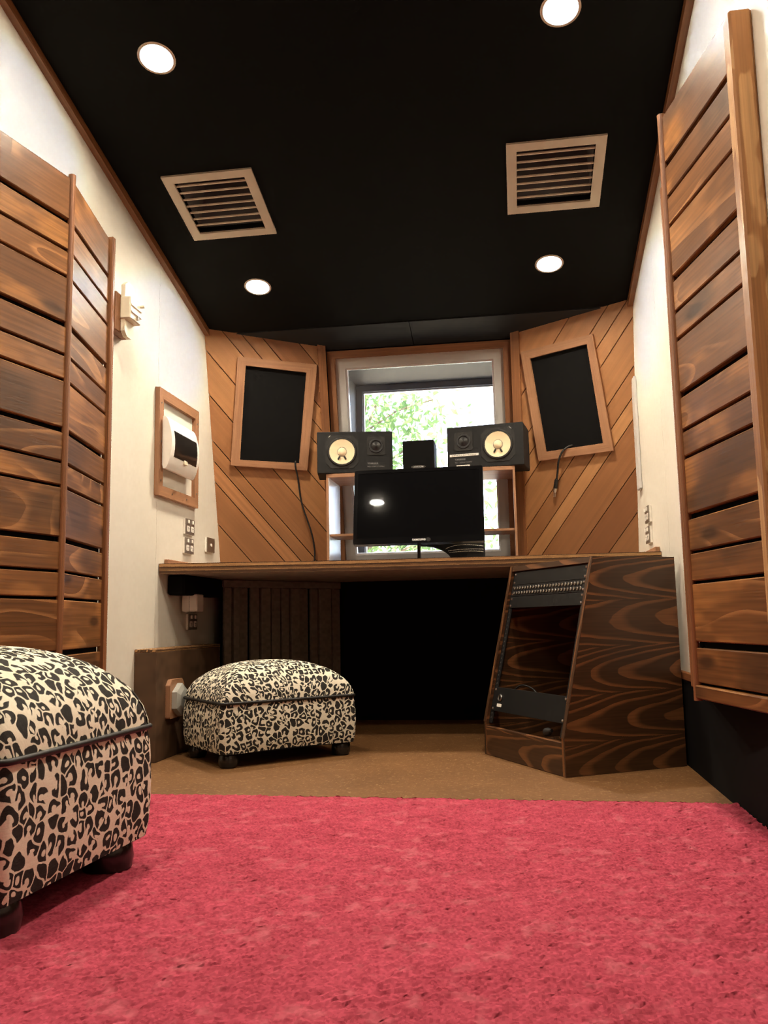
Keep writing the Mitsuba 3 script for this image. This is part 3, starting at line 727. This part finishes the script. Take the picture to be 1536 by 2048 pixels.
# ------------------------------------------------------------------ speakers
def circle_face(r, z0, z1, n=48): return [(0, z1), (r, z1), (r, z0), (0, z0)]
def monitor_speaker(label, o, deg, flip, tapes):
    t = thing('studio_speaker', label, 'speaker', 'pair of studio speakers lying on the shelf')
    W, H, D = .352, .197, .185
    MX = rotz(o, deg)
    s = -1 if flip else 1
    FM = MX @ frame([0, 0, 0], [1, 0, 0], [0, 0, 1], [0, -1, 0])     # x right, y up, z out of the baffle
    part(t, 'cabinet', xf(cbox([-W / 2, 0, 0], [W / 2, D, H], .003), MX), 'black_vinyl')
    def at(x, z): return FM @ frame([x, z, 0], [1, 0, 0], [0, 1, 0], [0, 0, 1])
    wx, wz = s * -.060, .101
    octo = Polygon([(-.078, -.050), (-.050, -.078), (.050, -.078), (.078, -.050), (.078, .050), (.050, .078), (-.050, .078), (-.078, .050)])
    part(t, 'woofer_basket', xf(extr(octo.difference(Point(0, 0).buffer(.066, 24)), .0002, .0022), at(wx, wz)), 'rubber')
    part(t, 'surround', xf(lathe([(.057, .002), (.060, .0085), (.066, .0085), (.070, .003), (.070, .0002), (.057, .0002), (.057, .002)], 48), at(wx, wz)), 'rubber', 40)
    cone = part(t, 'woofer_cone', xf(lathe([(0, .0004), (.018, .0006), (.030, .0016), (.045, .0040), (.058, .0070), (.0595, .0070), (.0595, .0002), (0, .0002)], 48), at(wx, wz)), 'speaker_cone', 40, label='cream white cone')
    part(cone, 'dust_cap', xf(lathe([(0, .0105), (.006, .0100), (.012, .0083), (.017, .0055), (.0205, .002), (.0205, .0005)], 36), at(wx, wz)), 'speaker_cone', True)
    part(cone, 'cap_ring', xf(lathe([(.0200, .0012), (.0216, .0030), (.0222, .0012)], 36), at(wx, wz)), 'tape_ink', True)
    for sx in (-1, 1):
        b = trimesh.creation.capsule(height=.011, radius=.0042, count=[10, 10]); b.apply_transform(trimesh.transformations.rotation_matrix(math.pi / 2, [1, 0, 0]))
        b.apply_transform(trimesh.transformations.rotation_matrix(sx * .5, [0, 0, 1])); b.apply_translation([sx * .0145, -.0295, .0055])
        part(cone, 'lead_terminal', xf(b, at(wx, wz)), 'rubber', True)
    tx, tz = s * .099, .127
    sq = sbox(-.034, -.034, .034, .034).buffer(.009, 6)
    part(t, 'tweeter_plate', xf(extr(sq, .0002, .003), at(tx, tz)), 'rubber')
    tw = part(t, 'tweeter_ring', xf(lathe([(.023, .003), (.026, .0075), (.032, .0075), (.0345, .003)], 40), at(tx, tz)), 'speaker_trim', 40)
    part(tw, 'dome', xf(lathe([(0, .0105), (.007, .0095), (.014, .0062), (.0235, .0030)], 30), at(tx, tz)), 'tweeter_dome', True)
    ax, ay, r = s * -W / 2 + s * .028, H - .022, 30 if not flip else -30
    hm = extr(affinity.rotate(sbox(-.007, -.0009, .007, .0009), 45 * s), .0002, .0012); part(t, 'badge_mark', xf(hm, at(ax + .03 * s, ay)), 'print_white')
    x0 = .058 if not flip else -.142
    tm = meshkit.text_mesh('YAMAHA', .0085, .0008, True); part(t, 'maker_lettering', xf(tm, at(x0, .040)), 'print_grey')
    tm = meshkit.text_mesh('NS-10M STUDIO', .0062, .0008, False); k = .078 / tm.extents[0]; tm.apply_scale([k, 1, 1]); part(t, 'model_lettering', xf(tm, at(x0, .027)), 'print_grey')
    if tapes:
        k = part(t, 'tape_strip', xf(box([-.165, .058, .0002], [-.030, .069, .0012]), FM), 'tape_white', label='white label tape')
        part(k, 'ink', xf(trimesh.util.concatenate([box([-.155 + .0105 * i, .0615, .0012], [-.155 + .0105 * i + .007, .0645, .0014]) for i in range(11)]), FM), 'tape_ink')
        k = part(t, 'tape_strip', xf(box([-.135, .0085, .0002], [-.072, .0175, .0012]), FM), 'tape_white', label='white label tape')
        part(k, 'ink', xf(trimesh.util.concatenate([box([-.128 + .008 * i, .0115, .0012], [-.128 + .008 * i + .0055, .0145, .0014]) for i in range(6)]), FM), 'tape_ink')
monitor_speaker('black studio speaker with cream cone, at the left end of the shelf', [-.707, 3.845, BZ + .001], 10, False, False)
monitor_speaker('black studio speaker with white label tapes, at the right end of the shelf', [-.103, 3.845, BZ + .001], -9, True, True)

t = thing('small_speaker', 'small black cube speaker with silver oval badge between the two studio speakers', 'speaker')
MX = rotz([-.409, 3.84, BZ + .001], 0); FM = MX @ frame([0, 0, 0], [1, 0, 0], [0, 0, 1], [0, -1, 0])
part(t, 'cabinet', xf(cbox([-.073, .006, 0], [.073, .14, .140], .003), MX), 'black_vinyl')
part(t, 'grille', xf(cbox([-.071, -.004, .002], [.071, .0058, .138], .003), MX), 'black_cloth')
el = affinity.scale(Point(0, 0).buffer(1, 24), .033, .0075)
BM = FM @ frame([0, .014, .004], [1, 0, 0], [0, 1, 0], [0, 0, 1])
bk = part(t, 'badge', xf(extr(el, .0002, .0015), BM), 'chrome')
part(bk, 'field', xf(extr(affinity.scale(el, .90, .72), .0015, .0018), BM), 'rubber')
tm = meshkit.text_mesh('AURATONE', .0052, .0008, True); tm.apply_translation([-tm.extents[0] / 2, -.0026, .0018]); tm.apply_scale([.046 / tm.extents[0], 1, 1]); part(bk, 'lettering', xf(tm, BM), 'print_white')

# ------------------------------------------------------------------ computer screen
t = thing('computer_screen', 'wide black glossy computer screen on a slim stand on the desk', 'monitor')
tilt = math.radians(11.7)
MM = frame([-.400, 3.66, .833], [1, 0, 0], [0, math.sin(tilt), math.cos(tilt)], [0, -math.cos(tilt), math.sin(tilt)])   # x, up, out
Wm, Hm = .287, .348
rp = sbox(-Wm, 0, Wm, Hm).buffer(-.008).buffer(.008, 6)
part(t, 'shell', xf(extr(rp, -.030, -.0005), MM), 'black_gloss')
bez = rp.difference(sbox(-Wm + .017, .028, Wm - .017, Hm - .016))
part(t, 'bezel', xf(extr(bez, -.0004, .003), MM), 'black_gloss')
part(t, 'screen', xf(extr(sbox(-Wm + .0172, .0282, Wm - .0172, Hm - .0162), -.0003, .0015), MM), 'screen_glass')
tm = meshkit.text_mesh('SAMSUNG', .0085, .0006, True); tm.apply_translation([-tm.extents[0] / 2, 0, 0])
part(t, 'maker_lettering', xf(tm, MM @ frame([.003, .0105, .003], [1, 0, 0], [0, 1, 0], [0, 0, 1])), 'print_white')
part(t, 'power_button', xf(lathe([(0, .0012), (.009, .001), (.010, 0)], 24), MM @ frame([.045, .014, .003], [1, 0, 0], [0, 1, 0], [0, 0, 1])), 'black_metal', 40)
part(t, 'stand_neck', cbox([-.408, 3.69, DZ + .008], [-.394, 3.72, .95], .003), 'black_gloss')
part(t, 'stand_foot', xf(lathe([(0, .008), (.066, .007), (.074, .003), (.074, 0), (0, 0)], 40), frame([-.401, 3.72, DZ + .0005], [1, 0, 0], [0, 1, 0], [0, 0, 1])), 'black_gloss', 40)

# black equipment behind the screen, with white leads over it
t = thing('desk_equipment', 'black case with curved side on the desk behind the screen', 'equipment case')
cur = [(-.265 - .150 * (1 - math.cos(a)), .7465 + .094 * math.sin(a)) for a in np.linspace(0, math.pi / 2, 14)]
pg = Polygon([(-.121, .7465)] + cur + [(-.415, .880), (-.121, .880)])
part(t, 'case', xf(extr(pg, 0, .09), XZ(3.93)), 'black_vinyl', 25)
part(t, 'front_plate', xf(cbox([-.20, .76, 0], [-.13, .80, .002], .0005), XZ(3.8395)), 'black_metal')
for i, pts in enumerate((((-.295, 3.836, .818), (-.25, 3.834, .832), (-.19, 3.834, .834), (-.125, 3.836, .826)), ((-.285, 3.836, .809), (-.21, 3.834, .814), (-.125, 3.836, .812)), ((-.28, 3.836, .800), (-.19, 3.834, .805), (-.125, 3.836, .801)))):
    t = thing('white_lead', ['thin white lead arching highest across the black case behind the screen', 'thin white lead, middle of three across the black case', 'thin white lead, lowest of three across the black case'][i], 'cable', 'white leads across the black case')
    part(t, 'wire', tube(spline(pts, 24), .0014, 8), 'white_plastic', True)

# cables from the soffit grilles
t = thing('speaker_cable', 'black cable hanging from the left grille down to the desk', 'cable')
def sp(S, x, z, dt): return np.array([x, S.f(x, z), z]) + S.n * dt
pts = [sp(SL, -1.035, 1.288, .010), sp(SL, -1.040, 1.262, .028), sp(SL, -1.035, 1.235, .022), sp(SL, -1.022, 1.10, .016), sp(SL, -.990, .97, .03), sp(SL, -.975, .87, .03), sp(SL, -.985, .79, .03), sp(SL, -1.02, .757, .05)]
part(t, 'lead', tube(spline(pts, 60), .0042), 'rubber', True)
t = thing('plug_cable', 'short black cable with a metal plug dangling from the right grille', 'cable')
pts = [sp(SR, .300, 1.294, .008), sp(SR, .262, 1.272, .032), sp(SR, .245, 1.235, .036), sp(SR, .235, 1.185, .026), sp(SR, .228, 1.15, .022)]
part(t, 'lead', tube(spline(pts, 40), .0045), 'rubber', True)
e = pts[-1]; dd = pts[-1] - pts[-2]; dd /= np.linalg.norm(dd); aa = np.cross(dd, [1, 0, 0]); aa /= np.linalg.norm(aa)
PM = frame(e, np.cross(aa, dd), aa, dd)
k = part(t, 'plug', xf(lathe([(0, 0), (.006, 0), (.009, .008), (.0095, .045), (0, .045)], 20), PM), 'rubber', 40)
part(k, 'shell', xf(lathe([(0, .045), (.0095, .045), (.0095, .062), (.0075, .066), (0, .066)], 20), PM), 'chrome', 40)
part(k, 'pins', xf(trimesh.util.concatenate([xf(trimesh.creation.cylinder(radius=.002, height=.026, sections=8), frame([math.cos(a) * .0045, math.sin(a) * .0045, .075], [1, 0, 0], [0, 1, 0], [0, 0, 1])) for a in (0, 2.1, 4.2)]), PM), 'chrome')

# ------------------------------------------------------------------ ottomans
def rrect(a, b, r, n=10):
    pts = []
    for cx, cy, s in ((a - r, b - r, 0), (-(a - r), b - r, 90), (-(a - r), -(b - r), 180), (a - r, -(b - r), 270)):
        for q in np.linspace(0, 90, n): pts.append((cx + r * math.cos(math.radians(s + q)), cy + r * math.sin(math.radians(s + q))))
    out = []
    for i in range(len(pts)):
        p, q = np.array(pts[i]), np.array(pts[(i + 1) % len(pts)])
        L = np.linalg.norm(q - p); k = max(1, int(L / .02))
        out += [p + (q - p) * j / k for j in range(k)]
    return np.array(out)

def ottoman(label, c, deg, a, b, z0, zs, zt, foot_r, foot_in, seed, fine):
    t = thing('ottoman', label, 'ottoman', 'leopard print ottomans')
    MX = rotz([c[0], c[1], 0], deg)
    ring = rrect(a, b, .024)
    N = len(ring); loop = np.vstack([ring, ring[:1]])
    s = np.r_[0, np.cumsum(np.linalg.norm(np.diff(loop, axis=0), axis=1))]
    out = loop / np.linalg.norm(loop, axis=1)[:, None]
    # body: slightly padded wall
    hs = np.linspace(0, 1, 9); V, UV, Fc = [], [], []
    for h in hs:
        bulge = .006 * math.sin(h * math.pi) - (.004 if h in (0., 1.) else 0)
        V.append(np.c_[loop + out * bulge, np.full(N + 1, z0 + h * (zs - z0))]); UV.append(np.c_[s + seed, np.full(N + 1, h * (zs - z0) + seed * 2)])
    for i in range(len(hs) - 1):
        for j in range(N):
            p = i * (N + 1) + j; Fc += [[p, p + 1, p + N + 2], [p, p + N + 2, p + N + 1]]
    part(t, 'body', trimesh.Trimesh(xfv(np.vstack(V), MX), Fc, process=False), 'leopard_fabric', True, np.vstack(UV) * fine)
    part(t, 'base', xf(extr(Polygon(ring * .985), z0 - .001, z0 + .006), MX), 'black_cloth')
    # lid: padded dome, its cloth laid out by arc length
    rho = np.r_[np.linspace(0, .82, 16), np.linspace(.86, 1, 10)]
    hz = lambda q: zs + .006 + (zt - zs - .006) * (1 - q ** 2.5) ** .62
    V, UV, Fc = [], [], []
    arc = np.zeros(N + 1); prev = None
    for q in rho:
        r2 = np.interp(q, [0, .9, 1], [0, .9 * 1.015, 1.0])
        # rounder corners towards the crown
        lp = loop * r2
        if q > 0:
            round_ = np.linalg.norm(loop / [a, b], axis=1, keepdims=True); k = .30 * (1 - q)
            lp = lp * ((1 - k) + k / round_ * 1.08)
        wr = .0015 * np.sin(s * 40 + seed) * q ** 4
        p3 = np.c_[lp + out * wr[:, None], np.full(N + 1, hz(min(q, 1)))]
        if prev is not None: arc = arc + np.linalg.norm(p3 - prev, axis=1)
        prev = p3
        V.append(p3); UV.append(out * arc[:, None] + seed * 3.3)
    for i in range(len(rho) - 1):
        for j in range(N):
            p = i * (N + 1) + j; Fc += [[p, p + N + 1, p + N + 2], [p, p + N + 2, p + 1]]
    part(t, 'lid', trimesh.Trimesh(xfv(np.vstack(V), MX), Fc, process=False), 'leopard_fabric', True, np.vstack(UV) * fine)
    k = np.c_[ring * 1.004, np.full(N, zs + .004)]
    part(t, 'piping', xf(tube(k, .0055 * a / .27, 8, True), MX), 'black_piping', True)
    h = z0
    for sx in (-1, 1):
        for sy in (-1, 1):
            pr = [(0, h), (foot_r * .8, h), (foot_r * .95, h * .8), (foot_r, h * .5), (foot_r * .93, h * .2), (foot_r * .75, FLOOR[0]), (0, FLOOR[0])]
            part(t, 'foot', xf(lathe(pr, 28), MX @ frame([sx * (a - foot_in), sy * (b - foot_in), 0], [1, 0, 0], [0, 1, 0], [0, 0, 1])), 'black_wood', 40)
def xfv(v, M): return v @ M[:3, :3].T + M[:3, 3]
FLOOR = [0.0005]
ottoman('leopard print ottoman standing on the bare brown floor in front of the desk', (-.940, 3.222), math.degrees(math.atan2(.36, .406)), .272, .194, .05, .219, .362, .036, .044, .31, 1.16)
FLOOR = [.0150]
ottoman('larger leopard print ottoman standing on the red carpet at the left edge', (-1.072, 1.535), -3.5, .287, .247, .068, .285, .468, .052, .064, 1.77, 1.0)

# ------------------------------------------------------------------ outside: ground and trees
struct('ground'); put('ground', box([-40, 5.0, -.6], [40, 60, -.5]), 'soil')
def tree(x, y, h, r, n, seed, label):
    t = thing('garden_tree', label, 'tree', 'trees outside the window')
    g = np.random.default_rng(seed)
    trunk = spline([(x, y, -.5), (x + .1, y, h * .3), (x - .05, y + .1, h * .6), (x + .05, y, h * .85)], 16)
    part(t, 'trunk', tube(trunk, .07, 10), 'bark', True)
    bm, tips = [], []
    for i in range(16):
        a, e = g.uniform(0, 6.28), g.uniform(.1, 1.0)
        s0 = trunk[g.integers(5, 15)]; L = r * g.uniform(.5, 1)
        p1 = s0 + L * np.array([math.cos(a) * math.cos(e), math.sin(a) * math.cos(e), math.sin(e)])
        bm.append(tube([s0, (s0 + p1) / 2 + [0, 0, .1], p1], .018, 6)); tips += [s0 + (p1 - s0) * q for q in (.5, .75, 1)]
    part(t, 'branches', trimesh.util.concatenate(bm), 'bark')
    tips = np.array(tips)
    c = tips[g.integers(0, len(tips), n)] + g.normal(0, r * .17, (n, 3))
    u = g.normal(size=(n, 3)); u /= np.linalg.norm(u, axis=1)[:, None]; w = np.cross(u, g.normal(size=(n, 3))); w /= np.linalg.norm(w, axis=1)[:, None]
    L = g.uniform(.05, .10, (n, 1))
    v = np.stack([c - u * L, c + w * L * .4, c + u * L, c - w * L * .4], 1).reshape(-1, 3)
    k = part(t, 'foliage', trimesh.Trimesh(v, np.vstack([np.arange(n)[:, None] * 4 + [0, 1, 2], np.arange(n)[:, None] * 4 + [0, 2, 3]]), process=False), 'leaf')
    labels[k] = {'kind': 'stuff'}
tree(-2.2, 12.5, 4.6, 2.0, 5200, 3, 'leafy tree beyond the left half of the window, washed out by daylight')
tree(1.4, 19.5, 5.6, 2.2, 5200, 5, 'leafy tree beyond the right half of the window, washed out by daylight')
